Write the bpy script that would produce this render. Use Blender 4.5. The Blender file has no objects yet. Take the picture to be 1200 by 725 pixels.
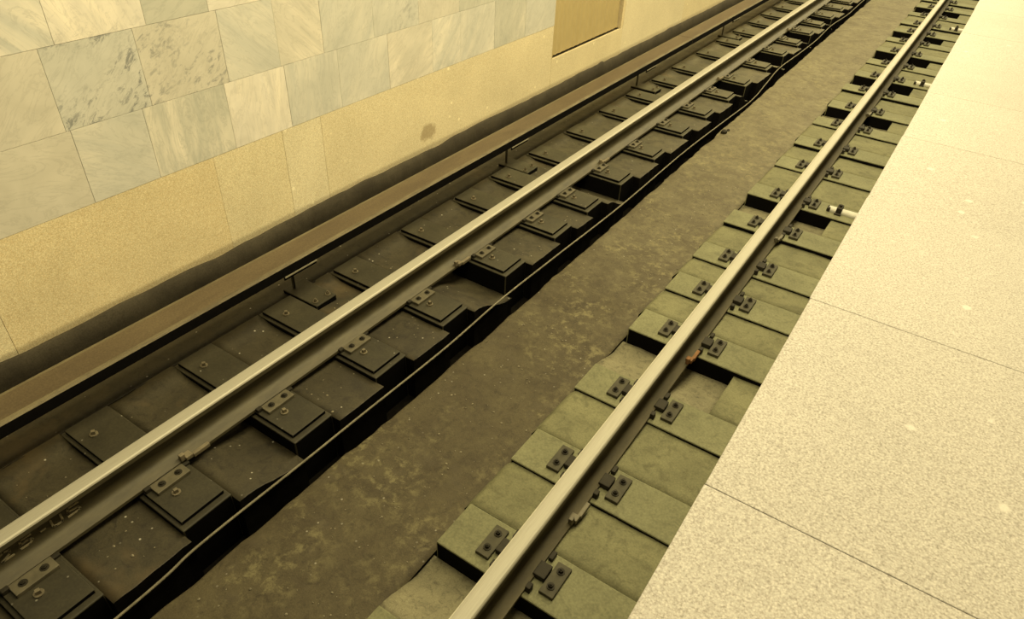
import bpy, bmesh, math, random
from mathutils import Vector, Matrix, noise

S = bpy.context.scene
COL = S.collection
random.seed(7)

# ------------------------------------------------------------------ camera
cam_data = bpy.data.cameras.new('camera')
cam = bpy.data.objects.new('camera', cam_data)
COL.objects.link(cam)
ROWS = Vector((0.82959583, 0.36143898, -0.42559679)), Vector((0.55670178, -0.47663613, 0.68036837)), Vector((0.04305684, -0.80136125, -0.59662907))
# rows: world X, Y, Z seen from the lens (right, down, forward)
wx, wy, wz = ROWS
M = Matrix(((wx[0], -wx[1], -wx[2], 1.58731),
            (wy[0], -wy[1], -wy[2], 0.0),
            (wz[0], -wz[1], -wz[2], 2.30765),
            (0, 0, 0, 1)))
cam.matrix_world = M
cam_data.sensor_fit = 'HORIZONTAL'
cam_data.sensor_width = 36.0
cam_data.lens = 815.0 / 1200.0 * 36.0
cam_data.clip_start = 0.05
cam_data.clip_end = 200
S.camera = cam

# ------------------------------------------------------------------ light and exposure
S.view_settings.view_transform = 'Standard'
S.view_settings.look = 'None'
S.view_settings.gamma = 1.0
S.view_settings.use_curve_mapping = False
S.view_settings.exposure = -0.12

WARM = (1.0, 0.86, 0.49)
world = bpy.data.worlds.new('hall_light')
S.world = world
world.use_nodes = True
bg = world.node_tree.nodes['Background']
bg.inputs[0].default_value = (*WARM, 1)
bg.inputs[1].default_value = 0.14


def hall_lamp(name, x, y0, y1, z, w, power, tilt=0.0):
    l = bpy.data.lights.new(name, 'AREA')
    l.shape = 'RECTANGLE'
    l.size = w
    l.size_y = y1 - y0
    l.color = WARM
    l.energy = power
    o = bpy.data.objects.new(name, l)
    o.location = (x, (y0 + y1) / 2, z)
    o.rotation_euler = (0, tilt, 0)
    COL.objects.link(o)
    return o


# long cornice lamps of the station hall: over the track and over the platform
hall_lamp('track_cornice_lamp', 0.5, 0.3, 30.0, 4.4, 1.8, 1850)
hall_lamp('platform_cornice_lamp', 7.0, -8.0, 14.0, 3.25, 0.4, 760, 0.9)


# ------------------------------------------------------------------ node helpers
class NT:
    def __init__(self, name):
        self.m = bpy.data.materials.new(name)
        self.m.use_nodes = True
        self.t = self.m.node_tree
        self.b = self.t.nodes['Principled BSDF']
        g = self.t.nodes.new('ShaderNodeNewGeometry')
        self.pos = g.outputs['Position']

    def link(self, a, b):
        self.t.links.new(a, b)

    def mapping(self, scale=(1, 1, 1), rot=(0, 0, 0), loc=(0, 0, 0), src=None):
        n = self.t.nodes.new('ShaderNodeMapping')
        n.inputs['Scale'].default_value = scale
        n.inputs['Rotation'].default_value = rot
        n.inputs['Location'].default_value = loc
        self.link(src or self.pos, n.inputs['Vector'])
        return n.outputs[0]

    def noise(self, scale, detail=4, rough=0.55, dist=0.0, vec=None):
        n = self.t.nodes.new('ShaderNodeTexNoise')
        n.inputs['Scale'].default_value = scale
        n.inputs['Detail'].default_value = detail
        n.inputs['Roughness'].default_value = rough
        n.inputs['Distortion'].default_value = dist
        self.link(vec or self.pos, n.inputs['Vector'])
        return n.outputs[0]

    def voronoi(self, scale, feature='F1', vec=None, out='Distance'):
        n = self.t.nodes.new('ShaderNodeTexVoronoi')
        n.feature = feature
        n.inputs['Scale'].default_value = scale
        self.link(vec or self.pos, n.inputs['Vector'])
        return n.outputs[out]

    def wave(self, scale, dist, detail, dscale, vec=None, direction='X'):
        n = self.t.nodes.new('ShaderNodeTexWave')
        n.bands_direction = direction
        n.inputs['Scale'].default_value = scale
        n.inputs['Distortion'].default_value = dist
        n.inputs['Detail'].default_value = detail
        n.inputs['Detail Scale'].default_value = dscale
        self.link(vec or self.pos, n.inputs['Vector'])
        return n.outputs[1]

    def ramp(self, src, stops):
        n = self.t.nodes.new('ShaderNodeValToRGB')
        cr = n.color_ramp
        while len(cr.elements) < len(stops):
            cr.elements.new(0.5)
        for e, (p, c) in zip(cr.elements, stops):
            e.position = p
            if not isinstance(c, (tuple, list)):
                c = (c, c, c)
            e.color = (*c[:3], 1)
        self.link(src, n.inputs[0])
        return n.outputs[0]

    def mix(self, f, a, b, mode='MIX'):
        n = self.t.nodes.new('ShaderNodeMix')
        n.data_type = 'RGBA'
        n.blend_type = mode
        for s, v in ((n.inputs[0], f), (n.inputs[6], a), (n.inputs[7], b)):
            if isinstance(v, bpy.types.NodeSocket):
                self.link(v, s)
            elif isinstance(v, (int, float)):
                s.default_value = v if s == n.inputs[0] else (v, v, v, 1)
            else:
                s.default_value = (*v[:3], 1)
        return n.outputs[2]

    def math(self, op, a, b=0.5):
        n = self.t.nodes.new('ShaderNodeMath')
        n.operation = op
        for s, v in ((n.inputs[0], a), (n.inputs[1], b)):
            if isinstance(v, bpy.types.NodeSocket):
                self.link(v, s)
            else:
                s.default_value = v
        return n.outputs[0]

    def color(self, c):
        if isinstance(c, bpy.types.NodeSocket):
            self.link(c, self.b.inputs['Base Color'])
        else:
            self.b.inputs['Base Color'].default_value = (*c[:3], 1)

    def rough(self, v):
        if isinstance(v, bpy.types.NodeSocket):
            self.link(v, self.b.inputs['Roughness'])
        else:
            self.b.inputs['Roughness'].default_value = v

    def bump(self, h, strength=0.3, dist=0.01):
        n = self.t.nodes.new('ShaderNodeBump')
        n.inputs['Strength'].default_value = strength
        n.inputs['Distance'].default_value = dist
        self.link(h, n.inputs['Height'])
        self.link(n.outputs[0], self.b.inputs['Normal'])

    def set(self, **k):
        for a, v in k.items():
            self.b.inputs[a].default_value = v


# ------------------------------------------------------------------ materials
def mat_marble(i, light, dark, angle, freq, dist, amount, blotch=None, speck=0.0, band=None):
    """polished marble; angle turns the veins in the plane of the wall (Y, Z)"""
    n = NT('marble_%d' % i)
    rot = n.mapping(rot=(angle, 0, 0))
    v = n.mapping(loc=(0, i * 1.37, i * 0.71), src=rot)
    w = n.noise(2.6, 5, 0.6, 0.35 + 0.07 * dist, vec=n.mapping(scale=(1, freq, 0.45), loc=(0, i * 1.37, i * 0.71), src=rot))
    w = n.ramp(w, [(0.38, 0), (0.66, 1)])
    w = n.mix(1.0, w, n.ramp(n.noise(2.2, 3, 0.5, 0.4, vec=v), [(0.3, 0), (0.7, 1)]), 'MULTIPLY')
    cloud = n.ramp(n.noise(5.0, 6, 0.6, 1.2, vec=v), [(0.3, 0), (0.72, 1)])
    base = n.mix(cloud, dark, light)
    base = n.mix(n.math('MULTIPLY', w, amount), base, blotch or tuple(min(1, c * 1.3) for c in light))
    hair = n.ramp(n.noise(3.5, 8, 0.65, 2.2, vec=n.mapping(scale=(1, 2.6, 0.7), loc=(0, i * 2.1, 0), src=rot)),
                  [(0.47, 0), (0.5, 1), (0.53, 0)])
    base = n.mix(n.math('MULTIPLY', hair, 0.35), base, tuple(c * 0.72 for c in dark))
    if speck:
        sp = n.ramp(n.noise(26, 5, 0.7, 0.6, vec=n.mapping(scale=(1, 0.55, 1.2), src=n.mapping(rot=(-0.6, 0, 0)))), [(0.53, 0), (0.62, 1)])
        reg = n.ramp(n.noise(3.0, 2, 0.5, 0.3, vec=n.mapping(loc=(0, i * 0.31 + band, 0))), [(0.38, 0), (0.55, 1)])
        base = n.mix(n.math('MULTIPLY', n.math('MULTIPLY', sp, reg), speck), base, (0.17, 0.175, 0.17))
    n.color(base)
    n.rough(0.32)
    n.set(**{'Specular IOR Level': 0.4})
    return n.m


def mat_granite(name, light, mid, dark, scale=1.0, rough=0.45, stain=None, tone=0.5):
    n = NT(name)
    a = n.noise(135 * scale, 4, 0.7)
    c = n.ramp(a, [(0.32, dark), (0.47, mid), (0.60, light)])
    cell = n.ramp(n.voronoi(150 * scale), [(0.15, 1.12), (0.6, 0.72)])
    c = n.mix(0.6, c, n.mix(1.0, c, cell, 'MULTIPLY'))
    big = n.ramp(n.noise(1.7, 5, 0.6, 0.5), [(0.3, 0.80), (0.7, 1.12)])
    c = n.mix(tone, c, n.mix(1.0, c, big, 'MULTIPLY'))
    vb = n.voronoi(7.5)
    pale = n.math('MULTIPLY', n.ramp(n.math('ADD', vb, n.math('MULTIPLY', n.noise(40, 2), 0.10)), [(0.13, 1), (0.17, 0)]),
                  n.ramp(n.voronoi(7.5, out='Color'), [(0.52, 0), (0.56, 1)]))
    c = n.mix(n.math('MULTIPLY', pale, 0.75), c, tuple(min(0.85, v * 1.12) for v in light))
    blot = n.ramp(n.noise(30 * scale, 2, 0.5), [(0.66, 0), (0.72, 1)])
    c = n.mix(n.math('MULTIPLY', blot, 0.35), c, light)
    if stain:
        n2 = n.mapping(loc=(0, -stain[0] / stain[2], -stain[1] / stain[3]), scale=(0, 1 / stain[2], 1 / stain[3]))
        ln = n.t.nodes.new('ShaderNodeVectorMath')
        ln.operation = 'LENGTH'
        n.link(n2, ln.inputs[0])
        d = n.math('ADD', ln.outputs['Value'], n.math('MULTIPLY', n.noise(11, 4, 0.6), 0.9))
        k = n.ramp(d, [(0.80, 1), (1.25, 0)])
        c = n.mix(n.math('MULTIPLY', k, 0.55), c, (0.20, 0.135, 0.06))
    n.color(c)
    n.rough(rough)
    n.set(**{'Specular IOR Level': 0.25})
    n.bump(a, 0.12, 0.002)
    return n.m


def mat_dusty(name, base, dust, dark, amount=0.5, scale=1.0, rough=0.8, spec=0.3, bump=0.35, specks=0.0, stretch=(1, 1, 1), rust=None, near_dark=None, crust=None):
    n = NT(name)
    v = n.mapping(scale=stretch)
    a = n.noise(4.2 * scale, 7, 0.62, 0.5, vec=v)
    f = n.ramp(a, [(0.34, 0), (0.66, 1)])
    c = n.mix(f, base, dust)
    b = n.noise(17 * scale, 6, 0.68, 0.8, vec=v)
    c = n.mix(n.math('MULTIPLY', n.ramp(b, [(0.5, 0), (0.68, 1)]), amount), c, dark)
    fine = n.noise(120 * scale, 3, 0.6)
    c = n.mix(0.35, c, n.mix(1.0, c, n.ramp(fine, [(0.3, 0.45), (0.7, 1.5)]), 'MULTIPLY'))
    if near_dark:                                                    # multiplies the colour darker towards the near end, edge broken by noise
        col, y0, y1 = near_dark
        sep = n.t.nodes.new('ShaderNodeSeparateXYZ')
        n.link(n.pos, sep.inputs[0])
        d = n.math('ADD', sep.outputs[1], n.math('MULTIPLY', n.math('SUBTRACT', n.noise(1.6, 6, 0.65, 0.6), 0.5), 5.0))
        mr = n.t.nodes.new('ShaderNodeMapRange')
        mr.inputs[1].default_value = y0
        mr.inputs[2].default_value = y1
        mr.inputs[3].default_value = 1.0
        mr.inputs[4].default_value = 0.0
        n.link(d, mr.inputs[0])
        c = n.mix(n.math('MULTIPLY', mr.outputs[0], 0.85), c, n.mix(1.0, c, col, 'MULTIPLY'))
    if crust:                                                  # pale crust and crumbs trodden into the floor
        cr = n.ramp(n.noise(15, 9, 0.75, 0.25), [(0.50, 0), (0.62, 1)])
        reg = n.ramp(n.noise(2.3, 3, 0.5), [(0.40, 0.1), (0.62, 1)])
        c = n.mix(n.math('MULTIPLY', n.math('MULTIPLY', cr, reg), 0.42), c, crust)
        dk = n.ramp(n.noise(8, 9, 0.75, 0.2, vec=n.mapping(loc=(5, 2, 1))), [(0.55, 0), (0.63, 1)])
        c = n.mix(n.math('MULTIPLY', dk, 0.5), c, dark)
    if rust:
        r = n.ramp(n.noise(1.9, 4, 0.6, 0.3, vec=n.mapping(loc=(3.1, 1.7, 0))), [(0.58, 0), (0.72, 1)])
        c = n.mix(n.math('MULTIPLY', r, 0.6), c, rust)
    if specks:
        vn = n.voronoi(34)
        sel = n.ramp(n.voronoi(34, out='Color'), [(0.80, 0), (0.86, 1)])
        k = n.math('MULTIPLY', n.ramp(vn, [(0.10, 1), (0.2, 0)]), sel)
        c = n.mix(n.math('MULTIPLY', k, specks), c, (0.62, 0.58, 0.46))
    n.color(c)
    n.rough(rough)
    n.set(**{'Specular IOR Level': spec})
    h = n.mix(0.35, b, fine)
    n.bump(h, bump, 0.006)
    return n.m


def mat_metal(name, base, rough, metallic, var=0.3, bump=0.1, streak=(40, 1.5, 40)):
    n = NT(name)
    a = n.noise(6, 5, 0.65, vec=n.mapping(scale=streak))
    c = n.mix(1.0, base, n.ramp(a, [(0.25, 1 - var), (0.75, 1 + var)]), 'MULTIPLY')
    n.color(c)
    n.rough(rough)
    n.set(Metallic=metallic)
    n.bump(n.noise(70, 4, 0.6), bump, 0.002)
    return n.m


def mat_plain(name, c, rough=0.7, metallic=0.0, var=0.25, scale=30, bump=0.15, spec=0.3):
    n = NT(name)
    n.set(**{'Specular IOR Level': spec})
    a = n.noise(scale, 5, 0.6)
    n.color(n.mix(1.0, c, n.ramp(a, [(0.25, 1 - var), (0.75, 1 + var)]), 'MULTIPLY'))
    n.rough(rough)
    n.set(Metallic=metallic)
    n.bump(a, bump, 0.003)
    return n.m


M_GRAN = [mat_granite('yellow_granite_%d' % i, l, m, d, 1.0, 0.42) for i, (l, m, d) in enumerate([
    ((0.75, 0.66, 0.43), (0.67, 0.57, 0.355), (0.56, 0.44, 0.26)),
    ((0.75, 0.64, 0.40), (0.67, 0.55, 0.32), (0.56, 0.42, 0.23)),
    ((0.76, 0.68, 0.47), (0.69, 0.60, 0.395), (0.58, 0.47, 0.29))])]
M_GRAN_STAIN = mat_granite('yellow_granite_damp_spot', (0.75, 0.66, 0.44), (0.68, 0.58, 0.365), (0.57, 0.45, 0.27), 1.0, 0.42,
                           stain=(4.2, 0.03, 0.19, 0.15))
M_PLAT = [mat_granite('platform_granite_%d' % i, l, m, d, 1.25, 0.62, tone=0.25) for i, (l, m, d) in enumerate([
    ((0.52, 0.485, 0.43), (0.43, 0.395, 0.345), (0.27, 0.24, 0.205)),
    ((0.53, 0.495, 0.44), (0.44, 0.405, 0.355), (0.285, 0.25, 0.215))])]
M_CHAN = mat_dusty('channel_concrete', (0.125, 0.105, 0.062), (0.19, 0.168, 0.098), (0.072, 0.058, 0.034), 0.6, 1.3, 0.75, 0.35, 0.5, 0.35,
                   near_dark=((0.34, 0.30, 0.23), 2.6, 7.5), crust=(0.30, 0.265, 0.13))
M_RIGHT_TOP = mat_dusty('dust_on_sleepers', (0.145, 0.142, 0.073), (0.19, 0.186, 0.098), (0.088, 0.084, 0.043), 0.5, 0.8, 0.75, 0.35, 0.2)
M_RIGHT_FILL = mat_dusty('dusty_infill', (0.132, 0.127, 0.066), (0.19, 0.182, 0.095), (0.07, 0.064, 0.032), 0.55, 1.0, 0.8, 0.3, 0.35)
M_PIT = mat_dusty('pit_floor', (0.17, 0.155, 0.095), (0.22, 0.20, 0.12), (0.07, 0.06, 0.04), 0.7, 1.6, 0.85, 0.25, 0.5)
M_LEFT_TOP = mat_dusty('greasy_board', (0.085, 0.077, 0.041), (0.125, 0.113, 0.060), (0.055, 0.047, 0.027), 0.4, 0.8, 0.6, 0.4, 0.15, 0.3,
                       near_dark=((0.24, 0.22, 0.21), 2.5, 9.0))
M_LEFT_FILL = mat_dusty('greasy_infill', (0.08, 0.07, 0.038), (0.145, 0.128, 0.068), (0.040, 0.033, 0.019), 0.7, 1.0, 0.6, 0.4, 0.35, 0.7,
                        near_dark=((0.27, 0.24, 0.22), 2.5, 9.0),
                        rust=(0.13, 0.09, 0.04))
M_SIDE_SHADE = mat_plain('side_shade', (0.004, 0.0035, 0.003), 0.9, spec=0.05)  # near-black for side faces: shade painted in along with their dirt
M_GRIME_SHADE = mat_plain('trench_grime_shade', (0.005, 0.0042, 0.003), 0.9, var=0.5, scale=18, bump=0.5, spec=0.05)  # grime taken near-black so trench walls and pit sides carry their shade
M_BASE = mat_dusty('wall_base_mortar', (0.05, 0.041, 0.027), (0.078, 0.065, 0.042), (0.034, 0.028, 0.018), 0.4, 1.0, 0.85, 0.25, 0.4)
M_HEAD_LINE = mat_metal('polished_gauge_corner', (0.60, 0.56, 0.44), 0.5, 0.1, 0.08, 0.02)
M_HEAD = mat_metal('polished_steel', (0.37, 0.345, 0.27), 0.55, 0.1, 0.10, 0.03)
M_RAIL = mat_metal('rusty_rail', (0.085, 0.071, 0.037), 0.6, 0.15, 0.35, 0.15, streak=(4, 1, 4))
M_CLIP = mat_metal('clip_iron', (0.125, 0.108, 0.066), 0.6, 0.2, 0.35, 0.2, streak=(3, 3, 3))
M_CLIP_DARK = mat_metal('dark_clip_iron', (0.062, 0.055, 0.030), 0.75, 0.2, 0.35, 0.2, streak=(3, 3, 3))
M_BOLT = mat_metal('bolt_iron', (0.030, 0.025, 0.014), 0.75, 0.4, 0.3, 0.2, streak=(3, 3, 3))
M_BOLT_PALE = mat_metal('worn_bolt', (0.20, 0.17, 0.11), 0.5, 0.5, 0.3, 0.2, streak=(3, 3, 3))
M_ANCHOR = mat_metal('dusty_anchor', (0.20, 0.165, 0.10), 0.7, 0.1, 0.25, 0.2, streak=(3, 3, 3))
M_RUST = mat_plain('rust', (0.20, 0.10, 0.04), 0.85)
M_LETTER = mat_plain('rubbed_letters', (0.42, 0.36, 0.23), 0.6, var=0.35, scale=50)
M_COVER = mat_dusty('cover_paint', (0.085, 0.060, 0.030), (0.115, 0.084, 0.042), (0.06, 0.042, 0.022), 0.25, 0.9, 0.6, 0.35, 0.15, stretch=(2, 0.5, 2))
M_COVER_EDGE = mat_dusty('cover_worn_edge', (0.10, 0.078, 0.04), (0.17, 0.14, 0.075), (0.045, 0.032, 0.018), 0.5, 2.0, 0.65, 0.35, 0.15, stretch=(2, 0.4, 2))
M_COPPER = mat_metal('contact_rail_steel', (0.05, 0.04, 0.03), 0.6, 0.4)
M_CABLE = mat_plain('dusty_cable', (0.19, 0.168, 0.11), 0.7, var=0.35, scale=25)
M_WHITE = mat_plain('white_sleeve', (0.50, 0.48, 0.39), 0.5, var=0.1)
M_GROUT = mat_plain('grout', (0.24, 0.20, 0.13), 0.9)
M_DOOR = mat_plain('door_paint', (0.40, 0.315, 0.15), 0.45, var=0.06, scale=8, bump=0.05)
M_CONC = mat_plain('raw_concrete', (0.22, 0.19, 0.14), 0.9)
M_STONE = mat_plain('rubble', (0.20, 0.175, 0.115), 0.9, var=0.5, scale=9)


# ------------------------------------------------------------------ mesh helpers
def add_box(bm, x0, x1, y0, y1, z0, z1, bev=0.0, mi=0, side=None):
    r = bmesh.ops.create_cube(bm, size=1)
    vs = r['verts']
    for v in vs:
        v.co = Vector((x0 + (v.co.x + .5) * (x1 - x0), y0 + (v.co.y + .5) * (y1 - y0), z0 + (v.co.z + .5) * (z1 - z0)))
    fs = set(f for v in vs for f in v.link_faces)
    for f in fs:
        f.material_index = mi
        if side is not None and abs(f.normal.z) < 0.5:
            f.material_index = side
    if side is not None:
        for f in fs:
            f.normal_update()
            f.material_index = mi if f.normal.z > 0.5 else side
    if bev:
        es = list(set(e for v in vs for e in v.link_edges))
        bmesh.ops.bevel(bm, geom=es, offset=bev, segments=2 if bev > 0.002 else 1, affect='EDGES', profile=0.6)
    return vs


def add_cyl(bm, x, y, z0, z1, r, n=6, r2=None, mi=0, rot=0.0):
    r2 = r if r2 is None else r2
    a = [bm.verts.new((x + r * math.cos(rot + t * 2 * math.pi / n), y + r * math.sin(rot + t * 2 * math.pi / n), z0)) for t in range(n)]
    b = [bm.verts.new((x + r2 * math.cos(rot + t * 2 * math.pi / n), y + r2 * math.sin(rot + t * 2 * math.pi / n), z1)) for t in range(n)]
    for i in range(n):
        f = bm.faces.new((a[i], a[(i + 1) % n], b[(i + 1) % n], b[i]))
        f.material_index = mi
    bm.faces.new(b).material_index = mi
    bm.faces.new(a[::-1]).material_index = mi


def add_prism(bm, prof, y0, y1, mi=None):
    """closed profile of (x, z) points run from y0 to y1; mi(i) gives the material of side i"""
    a = [bm.verts.new((x, y0, z)) for x, z in prof]
    b = [bm.verts.new((x, y1, z)) for x, z in prof]
    n = len(prof)
    for i in range(n):
        f = bm.faces.new((a[i], a[(i + 1) % n], b[(i + 1) % n], b[i]))
        if mi:
            f.material_index = mi(i)
    bm.faces.new([bm.verts.new(v.co) for v in a[::-1]])
    bm.faces.new([bm.verts.new(v.co) for v in b])


def add_tube(bm, pts, r, n=8):
    rings = []
    for i, p in enumerate(pts):
        d = (pts[min(i + 1, len(pts) - 1)] - pts[max(i - 1, 0)]).normalized()
        u = d.cross(Vector((0, 0, 1))).normalized()
        w = u.cross(d)
        rings.append([bm.verts.new(p + r * (math.cos(t * 2 * math.pi / n) * u + math.sin(t * 2 * math.pi / n) * w)) for t in range(n)])
    for a, b in zip(rings, rings[1:]):
        for i in range(n):
            bm.faces.new((a[i], a[(i + 1) % n], b[(i + 1) % n], b[i])).smooth = True
    bm.faces.new(rings[0][::-1])
    bm.faces.new(rings[-1])


def add_slab(bm, xs, ys, zf, zb, xf=None, side=1):
    """solid patch: top z = zf(x, y) on the grid xs x ys, sides down to zb; xf may bend x"""
    g = []
    for y in ys:
        row = []
        for x in xs:
            xx = xf(x, y) if xf else x
            row.append(bm.verts.new((xx, y, zf(xx, y))))
        g.append(row)
    for j in range(len(ys) - 1):
        for i in range(len(xs) - 1):
            f = bm.faces.new((g[j][i], g[j][i + 1], g[j + 1][i + 1], g[j + 1][i]))
            f.smooth = True
    loop = [g[0][i] for i in range(len(xs))] + [g[j][-1] for j in range(1, len(ys))] + \
           [g[-1][i] for i in range(len(xs) - 2, -1, -1)] + [g[j][0] for j in range(len(ys) - 2, 0, -1)]
    low = [bm.verts.new((v.co.x, v.co.y, zb)) for v in loop]
    n = len(loop)
    for i in range(n):
        f = bm.faces.new((loop[(i + 1) % n], loop[i], low[i], low[(i + 1) % n]))
        f.material_index = side
    bm.faces.new(low[::-1]).material_index = side


def frange(a, b, step):
    n = max(1, int(round((b - a) / step)))
    return [a + (b - a) * i / n for i in range(n + 1)]


def nz(x, y, s, seed=0.0):
    return noise.noise(Vector((x * s, y * s, seed)))


def obj(name, bm, mats, parent=None, kind=None, recalc=True):
    if recalc:
        bmesh.ops.recalc_face_normals(bm, faces=bm.faces)
    me = bpy.data.meshes.new(name)
    bm.to_mesh(me)
    bm.free()
    for m in (mats if isinstance(mats, (list, tuple)) else [mats]):
        me.materials.append(m)
    o = bpy.data.objects.new(name, me)
    COL.objects.link(o)
    if parent:
        o.parent = parent
        o.matrix_parent_inverse = Matrix.Translation(-parent.location) if parent.type == 'EMPTY' and parent.parent is None and parent.get('world') else Matrix()
    if kind:
        o['kind'] = kind
    return o


def empty(name, loc, label, cat, group=None):
    o = bpy.data.objects.new(name, None)
    o.empty_display_size = 0.1
    o.location = loc
    COL.objects.link(o)
    tag(o, label, cat, group)
    return o


def tag(o, label, cat, group=None):
    o['label'] = label
    o['category'] = cat
    if group:
        o['group'] = group


def copy_tree(o, parent=None):
    c = o.copy()
    COL.objects.link(c)
    if parent:
        c.parent = parent
    for ch in list(o.children):
        copy_tree(ch, c)
    return c


def box_obj(name, dims, mats, parent=None, bev=0.0, kind=None, side=None):
    bm = bmesh.new()
    add_box(bm, *dims, bev=bev, side=side)
    return obj(name, bm, mats, parent, kind)


# ------------------------------------------------------------------ measured rows
NEAR_L = [0.18, 0.76, 1.36, 1.92, 2.48, 3.13, 3.74, 4.22, 4.79, 5.42, 6.08, 6.67, 7.30, 7.87, 8.62, 9.32, 9.94, 10.57, 11.17, 11.75, 12.40, 13.0]
NEAR_R = [0.74, 1.32, 1.87, 2.47, 3.10, 3.62, 4.10, 4.70, 5.27, 5.96, 6.56, 7.19, 7.80, 8.48, 9.10, 9.73, 10.40, 11.02, 11.64, 12.20, 12.87, 13.55, 14.16]
PIT_L = {2: 0.055, 5: 0.12, 8: 0.11, 13: 0.12, 15: 0.12, 17: 0.12, 19: 0.11}      # hollow in front of this sleeper, its depth
PIT_R = {1, 4, 8, 12, 14, 16, 18, 21}
SW = 0.24
FAR = 19.0

# ------------------------------------------------------------------ track bed (setting)
bed = box_obj('track_bed', (-2.3, 3.6, -1.5, FAR, -0.62, -0.50), M_GRIME_SHADE, kind='structure')


def part_bed(name, bm, mats):
    return obj(name, bm, mats, bed)


# drainage channel between the half sleepers
TR = [(-1.5, -0.26), (0.47, -0.26), (0.9, -0.25), (1.43, -0.25), (1.84, -0.23), (3.11, -0.23), (4.65, -0.24), (7.29, -0.26), (10.57, -0.29), (20, -0.29)]


def lerp(tab, y):
    for (a, va), (b, vb) in zip(tab, tab[1:]):
        if a <= y <= b:
            return va + (vb - va) * (y - a) / (b - a)
    return tab[-1][1]


def chan_x(x, y):
    if x < -0.2:
        e = lerp(TR, y) + 0.018 * nz(0, y, 4.0, 3) + 0.009 * nz(0, y, 13, 5)
        return e + (x + 0.25)
    return x


def chan_z(x, y):
    z = -0.272 + 0.010 * nz(x, y, 2.6, 1) + 0.005 * nz(x, y, 9, 2)
    if x < -0.2:
        z -= 0.012 * max(0, min(1, (-0.2 - x) / 0.05))
    return z


bm = bmesh.new()
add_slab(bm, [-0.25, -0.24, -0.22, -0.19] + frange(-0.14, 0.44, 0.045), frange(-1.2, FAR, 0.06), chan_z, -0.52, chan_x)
part_bed('channel_floor', bm, [M_CHAN, M_GRIME_SHADE])


# left-hand infill between the sleepers
def smooth(a, b, t):
    t = max(0, min(1, (t - a) / (b - a)))
    return t * t * (3 - 2 * t)


ends = [-0.9] + [y + SW for y in NEAR_L]
starts = NEAR_L + [14.2]
for k, (ya, yb) in enumerate(zip(ends, starts)):
    pit = PIT_L.get(k, 0.0)

    def zf(x, y, ya=ya, yb=yb, pit=pit, k=k):
        t = (y - ya) / (yb - ya)
        z = -0.216 - 0.012 * t
        z -= pit * smooth(0.05, 0.95, t) * smooth(-0.98, -0.84, x)
        k2 = smooth(-1.22, -1.34, x)
        z = z * (1 - k2) + (-0.203) * k2
        z += 0.004 * nz(x, y, 5, 9) + 0.0025 * nz(x, y, 16, 4)
        return z

    def xf(x, y, k=k):
        if x > -0.42:
            return x + 0.005 * nz(k * 3.3, y, 5, 7) + 0.004 * nz(1, y, 19, 8)
        return x
    bm = bmesh.new()
    add_slab(bm, frange(-1.36, -0.42, 0.055) + [-0.40, -0.385, -0.38], frange(ya, yb, 0.045), zf, -0.52, xf)
    part_bed('concrete_infill', bm, [M_LEFT_FILL, M_GRIME_SHADE])

# strip of bed from the sleeper ends to the wall
bm = bmesh.new()
add_slab(bm, frange(-1.97, -1.352, 0.07), frange(-0.9, FAR, 0.12),
         lambda x, y: -0.205 - 0.05 * smooth(-1.5, -1.75, x) + 0.006 * nz(x, y, 4, 6) + 0.003 * nz(x, y, 14, 2), -0.52)
part_bed('bed_margin', bm, [M_LEFT_FILL, M_GRIME_SHADE])

# right-hand infill
ends = [-0.6] + [y + SW for y in NEAR_R]
starts = NEAR_R + [14.9]
for k, (ya, yb) in enumerate(zip(ends, starts)):
    pit = k in PIT_R

    def zr(x, y, ya=ya, yb=yb, k=k):
        t = (y - ya) / (yb - ya)
        z = -0.184 - 0.014 * smooth(0.1, 1.0, t) - (0.012 if k % 3 == 1 else 0.0) * t
        z -= 0.075 * smooth(0.47, 0.40, x)
        return z + 0.004 * nz(x, y, 6, 12) + 0.0025 * nz(x, y, 19, 14)

    def zp(x, y, ya=ya, yb=yb):
        t = (y - ya) / (yb - ya)
        return -0.215 - 0.075 * smooth(0.0, 0.75, t) + 0.008 * nz(x, y, 7, 21) + 0.004 * nz(x, y, 22, 3)
    bm = bmesh.new()
    if pit:
        add_slab(bm, frange(0.44, 1.105, 0.05), frange(ya, yb, 0.04), zp, -0.52)
        part_bed('pit_floor', bm, [M_PIT, M_GRIME_SHADE])
        bm = bmesh.new()
        add_slab(bm, [1.105, 1.115, 1.13] + frange(1.17, 1.78, 0.06), frange(ya, yb, 0.045), zr, -0.52)
        part_bed('concrete_infill', bm, [M_RIGHT_FILL, M_GRIME_SHADE])
    else:
        add_slab(bm, [0.42, 0.44, 0.455, 0.47] + frange(0.52, 1.78, 0.06), frange(ya, yb, 0.045), zr, -0.52)
        part_bed('concrete_infill', bm, [M_RIGHT_FILL, M_GRIME_SHADE])
for yy in NEAR_R:                                             # under the platform the bed runs on behind the sleeper ends
    bm = bmesh.new()
    add_box(bm, 1.42, 1.78, yy, yy + SW, -0.52, -0.19)
    part_bed('bed_margin', bm, M_RIGHT_FILL)

# ------------------------------------------------------------------ wall (setting)
XW = -1.95
NY0, NY1, NZ0, NZ1 = 6.15, 7.76, 0.175, 2.1
bm = bmesh.new()
for d in ((-2.3, XW - 0.022, -0.5, NY0, -0.62, 3.2), (-2.3, XW - 0.022, NY1, FAR, -0.62, 3.2),
          (-2.3, XW - 0.022, NY0, NY1, -0.62, NZ0 - 0.02), (-2.3, XW - 0.022, NY0, NY1, NZ1, 3.2), (-2.3, -2.09, NY0, NY1, NZ0 - 0.02, NZ1)):
    add_box(bm, *d)
wall = obj('wall_left', bm, M_GROUT, kind='structure')
G = 0.0009


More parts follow.
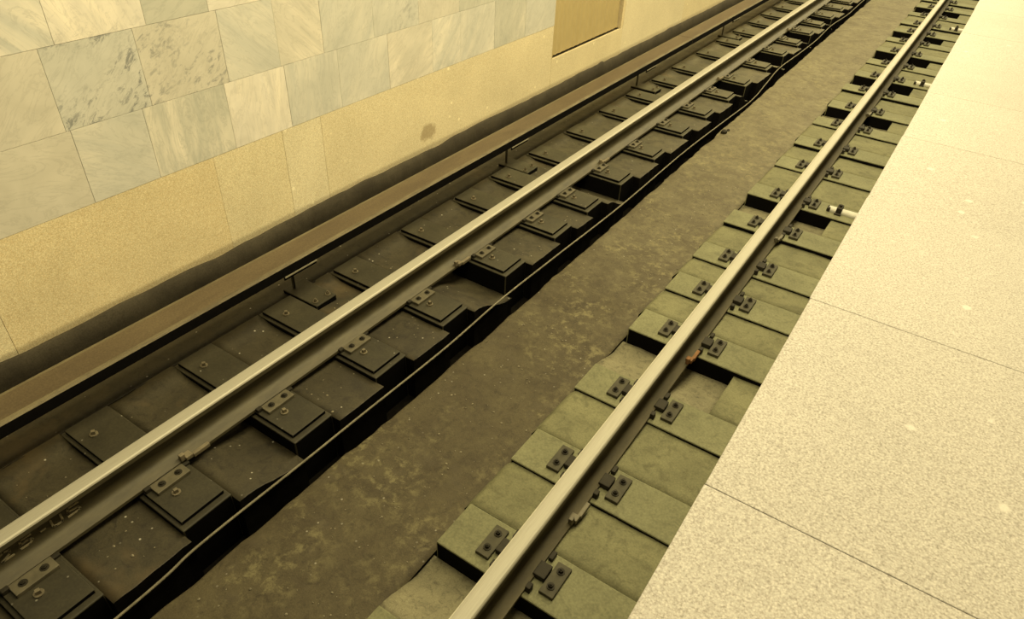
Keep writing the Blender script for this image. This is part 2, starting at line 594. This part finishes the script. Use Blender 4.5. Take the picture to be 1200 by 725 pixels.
def slab(name, y0, y1, z0, z1, m, proud=0.0, x0=None):
    return box_obj(name, ((x0 if x0 is not None else XW - 0.0225), XW + proud, y0 + G, y1 - G, z0 + G, z1 - G), m, wall, bev=0.0005)


gy = [-0.4, 0.08, 0.91, 2.24, 2.76, 3.09, NY0]
for k, (a, b) in enumerate(zip(gy, gy[1:])):
    slab('granite_slab', a, b, -0.16, 0.50, M_GRAN_STAIN if b == NY0 else M_GRAN[(2, 0, 1, 0, 2)[k % 5]], -0.002 + 0.0004 * (k % 3))
slab('granite_slab', NY0, NY1 - 0.02, -0.16, NZ0, M_GRAN[0])
for k, (a, b) in enumerate(((NY1 - 0.02, 9.6), (9.6, 11.4), (11.4, 13.2), (13.2, 15.0), (15.0, 17.0), (17.0, FAR))):
    slab('granite_slab', a, b, -0.16, 1.3, M_GRAN[(2, 0, 1)[k % 3]])
    slab('granite_slab', a, b, 1.3, 2.6, M_GRAN[(1, 2, 0)[k % 3]])

GREY = ((0.55, 0.53, 0.46), (0.46, 0.45, 0.39))
TAN = ((0.57, 0.53, 0.44), (0.50, 0.465, 0.38))
PALE = ((0.68, 0.63, 0.54), (0.55, 0.51, 0.43))
GRN = ((0.48, 0.465, 0.39), (0.40, 0.395, 0.335))
CREAM = (0.80, 0.72, 0.58)
r1 = [-0.4, 0.08, 0.56, 1.04, 1.52, 1.90, 2.41, 2.85, 3.30, 3.79, 4.29, 4.65, 5.13, 5.62, NY0]
s1 = [(TAN, .3, 2, 5, .3), (TAN, .3, 2, 5, .3), (TAN, .3, 2, 5, .3), (TAN, -1.35, 2.0, 4, .35), (GREY, -1.15, 2.6, 5, .75), (GRN, 0.05, 3.4, 5, .9), (PALE, 0.1, 2.6, 6, .9),
      (GREY, 0.08, 3.2, 5, .65), (GREY, .45, 1.8, 3, .45), (TAN, .95, 1.6, 5, 1.0), (GREY, .75, 2.4, 8, 1.0), (GREY, .5, 2.2, 5, .7), (GRN, .3, 2, 5, .6), (GREY, .7, 2.4, 6, .75)]
r2 = [-0.4, 0.06, 0.54, 1.02, 1.50, 1.96, 2.45, 2.83, 3.19, 3.66, 4.14, 4.63, 5.12, 5.62, NY0]
s2 = [(TAN, .3, 2, 5, .3), (TAN, .3, 2, 5, .3), (GREY, .3, 2, 5, .3), (TAN, .9, 1.4, 3, .35), (GREY, .9, 2.0, 4, .2, .8, 1.1), (TAN, .8, 1.6, 4, .2, .6, 2.3), (GREY, -.8, 3.4, 1.5, .5),
      (TAN, -.8, 5.2, 1.0, 1.0), (GREY, .6, 1.8, 4, .6), (GREY, .3, 1.5, 4, .3, .35, .4), (TAN, .3, 1.6, 4, .4), (GRN, .3, 2, 4, .4), (GREY, .3, 2, 4, .5), (TAN, .3, 2, 4, .4)]
r3 = [-0.4, 0.14, 0.62, 1.10, 1.58, 2.04, 2.41, 2.90, 3.38, 3.86, 4.34, 4.82, 5.3, 5.75, NY0]
s3 = [(GREY, -.7, 2.0, 7, .7), (TAN, -.7, 2.0, 7, .7), (PALE, -.7, 2.0, 7, .7), (GREY, -.7, 2.6, 7, .9), (PALE, -.3, 2.4, 9, 1.0, .25, .7), (GRN, 1.2, 2.4, 5, .4), (PALE, 1.3, 3.2, 4, .7),
      (GREY, .3, 2, 4, .5), (TAN, .3, 2, 4, .4), (GREY, .3, 2, 4, .5), (TAN, .3, 2, 4, .4), (GREY, .3, 2, 4, .5), (TAN, .3, 2, 4, .4), (GREY, .3, 2, 4, .5)]
mi = 0
for row, sty, z0, z1 in ((r1, s1, 0.50, 0.893), (r2, s2, 0.893, 1.285), (r3, s3, 1.285, 1.68)):
    for (a, b), st in zip(zip(row, row[1:]), sty):
        (li, da), ang, fr, di, am = st[:5]
        m = mat_marble(mi, li, da, ang, fr, di, am, blotch=CREAM, speck=st[5] if len(st) > 5 else 0, band=st[6] if len(st) > 6 else 0)
        slab('marble_tile', a, b, z0, z1, m, random.uniform(0, 0.0012))
        mi += 1
shared = [wall.children[-i].data.materials[0] for i in (3, 5, 8, 10)]
for rr in range(3):                                           # the courses above the frame
    z0 = 1.68 + rr * 0.39
    ys = frange(-0.4 - 0.0, NY0, 0.48)
    for k, (a, b) in enumerate(zip(ys, ys[1:])):
        slab('marble_tile', a, b, z0, z0 + 0.39, shared[(k * 3 + rr) % 4])

# dark rough mortar at the foot of the wall, its upper edge lapping over the granite
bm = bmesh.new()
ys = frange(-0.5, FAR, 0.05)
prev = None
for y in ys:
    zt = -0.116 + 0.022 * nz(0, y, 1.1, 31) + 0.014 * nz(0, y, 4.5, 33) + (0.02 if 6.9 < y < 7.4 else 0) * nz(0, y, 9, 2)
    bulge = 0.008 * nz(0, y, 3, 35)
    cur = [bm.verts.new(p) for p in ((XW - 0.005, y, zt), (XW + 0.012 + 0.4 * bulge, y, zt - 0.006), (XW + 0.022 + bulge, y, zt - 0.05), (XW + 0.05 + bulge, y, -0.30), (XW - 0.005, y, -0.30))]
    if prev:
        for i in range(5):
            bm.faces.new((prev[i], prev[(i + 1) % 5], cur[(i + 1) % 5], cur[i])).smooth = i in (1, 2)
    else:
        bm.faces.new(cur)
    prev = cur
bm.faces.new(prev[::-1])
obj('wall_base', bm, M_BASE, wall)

# ------------------------------------------------------------------ fluted door in the niche
bm = bmesh.new()
prof = []
W = NY1 - 0.12 - NY0 - 0.02
nfl = 16
pts = []
for i in range(nfl * 4 + 1):
    y = NY0 + 0.02 + W * i / (nfl * 4)
    pts.append((y, -1.972 + (0.003 + 0.005 * abs(math.sin(i // 4 * 2.3))) * (1, 1, 0.1, 0)[i % 4]))
lo = [(bm.verts.new((x - 0.016, y, NZ0 + 0.016)), bm.verts.new((-2.03, y, NZ0 + 0.012))) for y, x in pts]
hi = [(bm.verts.new((x - 0.016, y, NZ1 - 0.02)), bm.verts.new((-2.03, y, NZ1 - 0.02))) for y, x in pts]
for i in range(len(pts) - 1):
    bm.faces.new((lo[i][0], lo[i + 1][0], hi[i + 1][0], hi[i][0]))
    bm.faces.new((lo[i][1], hi[i][1], hi[i + 1][1], lo[i + 1][1]))
    bm.faces.new((lo[i][0], lo[i][1], lo[i + 1][1], lo[i + 1][0]))
    bm.faces.new((hi[i][0], hi[i + 1][0], hi[i + 1][1], hi[i][1]))
bm.faces.new((lo[0][0], hi[0][0], hi[0][1], lo[0][1]))
bm.faces.new((lo[-1][0], lo[-1][1], hi[-1][1], hi[-1][0]))
door = obj('door_1', bm, M_DOOR, kind='structure')
box_obj('jamb', (-2.088, XW - 0.001, NY1 - 0.075, NY1 - 0.022, NZ0, NZ1), M_GRAN[1], door, bev=0.002)
box_obj('jamb', (-2.088, XW - 0.001, NY0 - 0.0, NY0 + 0.014, NZ0, NZ1), M_DOOR, door, bev=0.002)

# ------------------------------------------------------------------ platform (setting)
XP = 1.425
plat = box_obj('platform', (1.78, 6.0, -3.0, FAR, -0.5, 1.03), M_CONC, kind='structure')
py = [-2.6, -1.7, -0.75, 0.15, 1.10, 1.98, 2.82, 3.61, 4.38, 5.12, 5.95, 6.8, 7.65, 8.5, 9.4, 10.3, 11.2, 12.1, 13.0, 13.9, 14.8, 15.8, 16.8, 17.9, FAR]
for k, (a, b) in enumerate(zip(py, py[1:])):
    bm = bmesh.new()
    add_box(bm, XP + 0.0015 * math.sin(k * 2.1), 2.62, a + 0.0006, b - 0.0006, 1.03, 1.10 + 0.0006 * ((k * 7) % 3), bev=0.0012)
    obj('granite_slab', bm, M_PLAT[k % 2], plat)
    bm = bmesh.new()
    add_box(bm, 2.624, 6.0, a + 0.0006, b - 0.0006, 1.03, 1.10, bev=0.0012)
    obj('granite_slab', bm, M_PLAT[(k + 1) % 2], plat)

# ------------------------------------------------------------------ running rails
HALF = [(0.0, 0.0), (0.018, -0.0006), (0.029, -0.003), (0.0345, -0.008), (0.0365, -0.015), (0.0375, -0.036), (0.020, -0.045), (0.0115, -0.054),
        (0.0092, -0.070), (0.0092, -0.108), (0.0125, -0.128), (0.022, -0.141), (0.042, -0.150), (0.0745, -0.165), (0.075, -0.168), (0.075, -0.18)]


def rail(name, xc, label):
    gauge = -1 if xc > 0 else 1
    prof = [(xc + x, z) for x, z in HALF] + [(xc - x, z) for x, z in HALF[:0:-1]]
    n = len(prof)
    bm = bmesh.new()
    nh = len(HALF)

    def mi(i):
        z = (prof[i][1] + prof[(i + 1) % n][1]) / 2
        x = (prof[i][0] + prof[(i + 1) % n][0]) / 2 - xc
        if x * gauge > 0.027 and z > -0.0125:
            return 2
        return 1 if z > -0.0125 else 0
    add_prism(bm, prof, -1.0, FAR, mi)
    for f in bm.faces:
        f.smooth = len(f.verts) == 4
    for e in bm.edges:
        if all(v.co.z > -0.046 or v.co.z < -0.164 for v in e.verts):
            e.smooth = False
    o = obj(name, bm, [M_RAIL, M_HEAD, M_HEAD_LINE])
    tag(o, label, 'rail')
    return o


XL, XR = -0.7975, 0.7975
rail_l = rail('running_rail', XL, 'left running rail on the wall side, with raised characters on its web')
rail_r = rail('running_rail', XR, 'right running rail with shiny head beside the platform edge')

# raised rolling mark on the web of the left rail
strokes = {
    '2': [(0.0, 0.8), (0.35, 1.0), (0.8, 0.85), (0.75, 0.5), (0.0, 0.0), (0.9, 0.0)],
    '5': [(0.9, 1.0), (0.1, 1.0), (0.05, 0.55), (0.7, 0.6), (0.9, 0.3), (0.6, 0.0), (0.0, 0.05)],
    '-': [(0.1, 0.5), (0.8, 0.5)],
    'U': [(0.05, 1.0), (0.05, 0.15), (0.25, 0.0), (0.8, 0.0), (0.9, 0.15), (0.9, 1.0)],
    'S': [(0.9, 1.0), (0.15, 1.0), (0.05, 0.6), (0.8, 0.5), (0.9, 0.1), (0.7, 0.0), (0.0, 0.0)],
}
for ch, y0, w in (('2', 0.262, 0.045), ('5', 0.332, 0.05), ('-', 0.41, 0.022), ('U', 0.452, 0.045), ('S', 0.515, 0.055)):
    bm = bmesh.new()
    p = [(y0 + w * a, -0.112 + 0.042 * b) for a, b in strokes[ch]]
    for (ya, za), (yb, zb) in zip(p, p[1:]):
        L = math.hypot(yb - ya, zb - za)
        vs = add_box(bm, 0, 0.0042, -0.003, L + 0.003, -0.004, 0.004)
        a = math.atan2(zb - za, yb - ya)
        R = Matrix.Translation((XL + 0.0085, ya, za)) @ Matrix.Rotation(a, 4, 'X')
        for v in vs:
            v.co = R @ v.co
    o = obj('raised_character', bm, M_LETTER, rail_l)
    o['label'] = 'raised rolled character, rubbed pale, on the rail web'


def anchor(parent, xc, y, m, label=None, sgn=1):
    """spring anchor gripping the rail foot"""
    bm = bmesh.new()
    s = sgn
    a, b = sorted((xc + s * 0.052, xc + s * 0.090))
    add_box(bm, a, b, y, y + 0.035, -0.168, -0.146, 0.004)
    a, b = sorted((xc + s * 0.074, xc + s * 0.094))
    add_box(bm, a, b, y + 0.035, y + 0.12, -0.172, -0.150, 0.004)
    a, b = sorted((xc + s * 0.060, xc + s * 0.080))
    add_box(bm, a, b, y - 0.02, y + 0.004, -0.164, -0.128, 0.004)
    o = obj('rail_anchor', bm, m, parent)
    if label:
        o['label'] = label


for y in (0.99, 3.0, 4.98, 7.76, 10.45):
    anchor(rail_l, XL, y, M_ANCHOR)
anchor(rail_r, XR, 3.0, M_RUST, 'rusty orange rail anchor')
for y in (1.72, 4.62, 7.70):
    anchor(rail_r, XR, y, M_CLIP)


# ------------------------------------------------------------------ half sleepers
def bolt(parent, x, y, z, r, h, m, n=6, rot=0.3):
    bm = bmesh.new()
    add_cyl(bm, x, y, z, z + h * 0.25, r * 1.55, 12)
    add_cyl(bm, x, y, z + h * 0.2, z + h, r, n, r * 0.92, rot=rot)
    if n == 6:
        add_cyl(bm, x, y, z + h, z + h * 1.35, r * 0.5, 8)
    return obj('bolt' if n == 6 else 'screw', bm, m, parent)


def clip(parent, xf, s, zt, y0, y1, h=1.0, mat=M_CLIP, p0=0.045, p1=0.108):
    """clip plate by the rail foot edge xf; s=+1 on the right of the rail"""
    bm = bmesh.new()
    a, b = sorted((xf + s * p0, xf + s * p1))
    add_box(bm, a, b, y0, y1, zt - 0.001, zt + 0.018, 0.003)
    bm, plate = bmesh.new(), bm
    a, b = sorted((xf - s * 0.012, xf + s * 0.042))
    add_box(bm, a, b, y0 + 0.045, y1 - 0.04, zt + 0.003, zt + 0.014 + 0.016 * h, 0.005)
    jaw, bm = bm, bmesh.new()
    a, b = sorted((xf - s * 0.002, xf + s * 0.020))
    add_box(bm, a, b, y0 - 0.026, y0 + 0.004, zt, zt + 0.020 + 0.014 * h, 0.004)
    lug, bm = bm, bmesh.new()
    a, b = sorted((xf + s * 0.002, xf + s * 0.022))
    add_box(bm, a, b, y1 - 0.012, y1 + 0.03, zt, zt + 0.012 + 0.010 * h, 0.004)
    c = obj('rail_clip', plate, mat, parent)
    obj('jaw', jaw, M_BOLT, c)  # dark iron here puts the shadow beside the clip into the colour
    obj('lug', lug, M_BOLT, c)
    obj('lug', bm, M_BOLT, c)
    for f in (0.26, 0.76):
        bolt(c, xf + s * (p0 + p1) / 2, y0 + (y1 - y0) * f, zt + 0.0175, 0.011, 0.010 + 0.007 * h, M_BOLT, 6, 0.3 + f)
    return c


def left_sleeper():
    t = empty('half_sleeper', (0, 0, 0), '', 'sleeper', 'half sleepers under the left rail')
    bm = bmesh.new()
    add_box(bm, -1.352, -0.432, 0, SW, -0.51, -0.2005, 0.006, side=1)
    obj('sleeper_body', bm, [M_LEFT_TOP, M_SIDE_SHADE], t)
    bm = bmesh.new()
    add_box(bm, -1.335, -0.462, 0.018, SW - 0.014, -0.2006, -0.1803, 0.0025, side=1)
    obj('top_board', bm, [M_LEFT_TOP, M_SIDE_SHADE], t)
    clip(t, XL + 0.075, 1, -0.1803, 0.045, 0.205, 0.1, M_CLIP, 0.004, 0.070)
    clip(t, XL - 0.075, -1, -0.1803, 0.045, 0.205, 0.1, M_CLIP, 0.004, 0.070)
    bolt(t, -0.610, 0.10, -0.1803, 0.0125, 0.024, M_BOLT_PALE, 4, 0.6)
    bolt(t, -1.205, 0.085, -0.1803, 0.0125, 0.024, M_BOLT_PALE, 4, 0.2)
    return t


def right_sleeper():
    t = empty('half_sleeper', (0, 0, 0), '', 'sleeper', 'half sleepers under the right rail')
    bm = bmesh.new()
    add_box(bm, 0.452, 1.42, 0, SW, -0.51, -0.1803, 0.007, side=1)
    obj('sleeper_body', bm, [M_RIGHT_TOP, M_SIDE_SHADE], t)
    clip(t, XR + 0.075, 1, -0.1803, 0.05, 0.205, 1.0, M_CLIP_DARK)
    clip(t, XR - 0.075, -1, -0.1803, 0.05, 0.205, 1.0, M_CLIP_DARK)
    return t


ORD = ['first', 'second', 'third', 'fourth', 'fifth', 'sixth', 'seventh', 'eighth', 'ninth', 'tenth', 'eleventh', 'twelfth', 'thirteenth', 'fourteenth',
       'fifteenth', 'sixteenth', 'seventeenth', 'eighteenth', 'nineteenth', 'twentieth', 'twenty-first', 'twenty-second', 'twenty-third']
protoL, protoR = left_sleeper(), right_sleeper()
for k, y in enumerate(NEAR_L):
    o = protoL if k == 0 else copy_tree(protoL)
    o.location = (random.uniform(-0.006, 0.006) if k else 0, y, 0)
    d = PIT_L.get(k, 0)
    o['label'] = 'greasy half sleeper under the left rail, %s%s from the camera' % (
        'beside a deep black hollow, ' if d > 0.08 else '', ORD[k])
for k, y in enumerate(NEAR_R):
    o = protoR if k == 0 else copy_tree(protoR)
    o.location = (random.uniform(-0.008, 0.008) if k else 0, y, 0)
    o['label'] = 'dusty half sleeper under the right rail, %s%s from the camera' % (
        'beside a deep black hollow, ' if k in PIT_R else '', ORD[k])

# ------------------------------------------------------------------ contact rail, its cover and brackets
def cover(y0, y1, label):
    bm = bmesh.new()
    prof = [(-1.412, 0.112), (-1.404, 0.12), (-1.385, 0.122), (-1.240, 0.122), (-1.224, 0.120), (-1.216, 0.112), (-1.2165, 0.054), (-1.226, 0.054),
            (-1.226, 0.106), (-1.402, 0.106), (-1.402, 0.066), (-1.412, 0.066)]
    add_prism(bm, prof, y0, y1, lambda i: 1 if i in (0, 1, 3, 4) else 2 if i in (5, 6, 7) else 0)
    o = obj('contact_rail_cover', bm, [M_COVER, M_COVER_EDGE, M_SIDE_SHADE])
    tag(o, label, 'rail cover', 'contact rail covers')
    return o


cover(-0.8, 8.088, 'long brown painted contact rail cover running along the wall, nearer section')
cover(8.096, FAR, 'farther section of the brown contact rail cover, beyond its seam near the door')
bm = bmesh.new()
add_prism(bm, [(x - 0.045, z + 0.058) for x, z in ((-1.36, 0.045), (-1.30, 0.045), (-1.30, 0.035), (-1.325, 0.028), (-1.325, 0.0), (-1.305, -0.012), (-1.305, -0.035), (-1.355, -0.035), (-1.355, -0.012), (-1.335, 0.0), (-1.335, 0.028), (-1.36, 0.035))], -0.8, FAR)
o = obj('contact_rail', bm, M_COPPER)
tag(o, 'dark contact rail hidden in shadow under the brown cover', 'contact rail')


def bracket():
    t = empty('contact_rail_bracket', (0, 0, 0), '', 'bracket', 'contact rail brackets')
    bm = bmesh.new()
    add_box(bm, -1.42, -1.13, 0.0, 0.16, -0.30, -0.184, 0.006, side=1)
    obj('footing', bm, [M_LEFT_TOP, M_SIDE_SHADE], t)
    bm = bmesh.new()
    add_box(bm, -1.385, -1.370, 0.045, 0.060, -0.185, 0.05, 0.003)
    add_box(bm, -1.385, -1.224, 0.045, 0.060, 0.036, 0.050, 0.003)
    obj('post', bm, M_CLIP_DARK, t)
    bm = bmesh.new()
    add_box(bm, -1.2255, -1.2175, -0.12, 0.12, 0.028, 0.0535, 0.001)
    obj('flange', bm, M_SIDE_SHADE, t)
    bm = bmesh.new()
    add_box(bm, -1.2172, -1.209, -0.12, 0.12, 0.046, 0.0535, 0.001)
    obj('flange_edge', bm, M_CABLE, t)
    for yy in (0.03, 0.13):
        bolt(t, -1.17, yy, -0.185, 0.011, 0.02, M_BOLT_PALE, 6)
    return t


pb = bracket()
for k, y in enumerate((2.165, 4.47, 6.98, 9.62)):
    o = pb if k == 0 else copy_tree(pb)
    o.location = (0, y, 0)
    o['label'] = 'dark contact rail bracket under the brown cover, %s' % (
        'nearest to the camera', 'second from the camera', 'third from the camera, opposite the fluted door', 'farthest from the camera')[k]

# ------------------------------------------------------------------ cable in the trench
ctl = [(-0.9, -0.27), (0.45, -0.268), (0.78, -0.255), (1.35, -0.268), (1.73, -0.262), (2.40, -0.285), (2.98, -0.272), (3.61, -0.275), (4.68, -0.31), (5.95, -0.31),
       (6.9, -0.33), (7.93, -0.36), (8.5, -0.30), (8.93, -0.235), (9.8, -0.25), (10.67, -0.27), (11.5, -0.235), (12.6, -0.27), (13.72, -0.25), (16, -0.27), (FAR, -0.26)]
cp = [Vector((-0.362 + 0.006 * math.sin(i * 1.9), y, z)) for i, (y, z) in enumerate(ctl)]
pts = []
for i in range(len(cp) - 1):
    p0, p1, p2, p3 = cp[max(i - 1, 0)], cp[i], cp[i + 1], cp[min(i + 2, len(cp) - 1)]
    for s in range(8):
        t = s / 8
        pts.append(0.5 * ((2 * p1) + (p2 - p0) * t + (2 * p0 - 5 * p1 + 4 * p2 - p3) * t * t + (3 * p1 - p0 - 3 * p2 + p3) * t ** 3))
pts.append(cp[-1])
bm = bmesh.new()
add_tube(bm, pts, 0.006)
o = obj('cable', bm, M_CABLE)
tag(o, 'thin pale cable winding along the black trench beside the left sleepers', 'cable')

# ------------------------------------------------------------------ white sleeves clamped on right sleepers
def sleeve(y, x0, label):
    t = empty('clamped_sleeve', (x0, y, -0.1803), label, 'cable sleeve', 'white sleeves beside the platform')
    bm = bmesh.new()
    prof = []
    for i in range(9):
        a = math.pi * i / 8
        prof.append((0.036 * math.cos(a), 0.008 + 0.024 * math.sin(a)))
    prof = [(0.036, 0.0)] + prof + [(-0.036, 0.0)]
    a = [bm.verts.new((0.0, y_, z)) for y_, z in prof]
    b = [bm.verts.new((0.25, y_, z)) for y_, z in prof]
    n = len(prof)
    for i in range(n):
        bm.faces.new((a[i], a[(i + 1) % n], b[(i + 1) % n], b[i]))
    bm.faces.new(a[::-1])
    bm.faces.new(b)
    obj('sleeve', bm, M_WHITE, t)
    bm = bmesh.new()
    add_box(bm, 0.055, 0.095, -0.042, 0.042, 0.0, 0.050, 0.006)
    add_box(bm, 0.05, 0.10, -0.066, -0.038, 0.0, 0.012, 0.003)
    c = obj('clamp', bm, M_BOLT, t)
    bm = bmesh.new()
    add_cyl(bm, 0.075, 0.0, 0.048, 0.066, 0.012, 6)
    obj('bolt', bm, M_BOLT, c)
    box_obj('end_cap', (-0.012, 0.012, -0.040, 0.020, 0.0, 0.030), M_BOLT, t, 0.004)
    box_obj('end_cap', (0.236, 0.262, -0.038, 0.038, 0.0, 0.046), M_BOLT, t, 0.004)
    return t


sleeve(5.40, 1.05, 'white sleeve with a dark clamp by the platform edge, nearest of the three')
sleeve(9.24, 1.09, 'white sleeve with a dark clamp by the platform edge, middle of the three')
sleeve(12.32, 1.10, 'white sleeve with a dark clamp by the platform edge, farthest of the three')

# ------------------------------------------------------------------ rubble
def lump(bm, c, r, seed):
    res = bmesh.ops.create_icosphere(bm, subdivisions=1, radius=1)
    sx, sy, sz = (r * random.uniform(0.7, 1.3) for _ in range(3))
    for v in res['verts']:
        k = 1 + 0.35 * noise.noise(v.co * 1.7 + Vector((seed, 0, 0)))
        v.co = Vector((c[0] + v.co.x * sx * k, c[1] + v.co.y * sy * k, c[2] + v.co.z * sz * 0.7 * k))


bm = bmesh.new()
lump(bm, (-0.205, 6.58, -0.262), 0.042, 2.2)
lump(bm, (-0.190, 6.66, -0.265), 0.026, 5.1)
o = obj('rubble_lump', bm, M_BOLT)
tag(o, 'dark lump of rubble on the channel floor by the trench edge', 'rubble')

bm = bmesh.new()
for i in range(420):
    x = random.uniform(-0.2, 0.40)
    y = random.uniform(0.1, 5.5) if i % 4 else random.uniform(0.1, 12)
    lump(bm, (x, y, chan_z(x, y) + 0.001), random.choice((0.0025, 0.003, 0.004, 0.006)), i)
o = obj('channel_grit', bm, M_STONE, kind='stuff')
tag(o, 'pale grit and crumbs scattered over the channel floor', 'grit')
bm = bmesh.new()
for i in range(150):
    x = random.choice((random.uniform(-1.3, -0.9), random.uniform(-0.7, -0.42)))
    k = random.randrange(0, 9)
    y = random.uniform(NEAR_L[k] + SW + 0.02, NEAR_L[k + 1] - 0.02)
    t = (y - NEAR_L[k] - SW) / (NEAR_L[k + 1] - NEAR_L[k] - SW)
    if (k + 1) in PIT_L and t > 0.2:
        continue
    lump(bm, (x, y, -0.216 - 0.012 * t), random.choice((0.003, 0.004, 0.006)), i)
o = obj('trackside_grit', bm, M_STONE, kind='stuff')
tag(o, 'pale crumbs lying between the greasy left sleepers', 'grit')
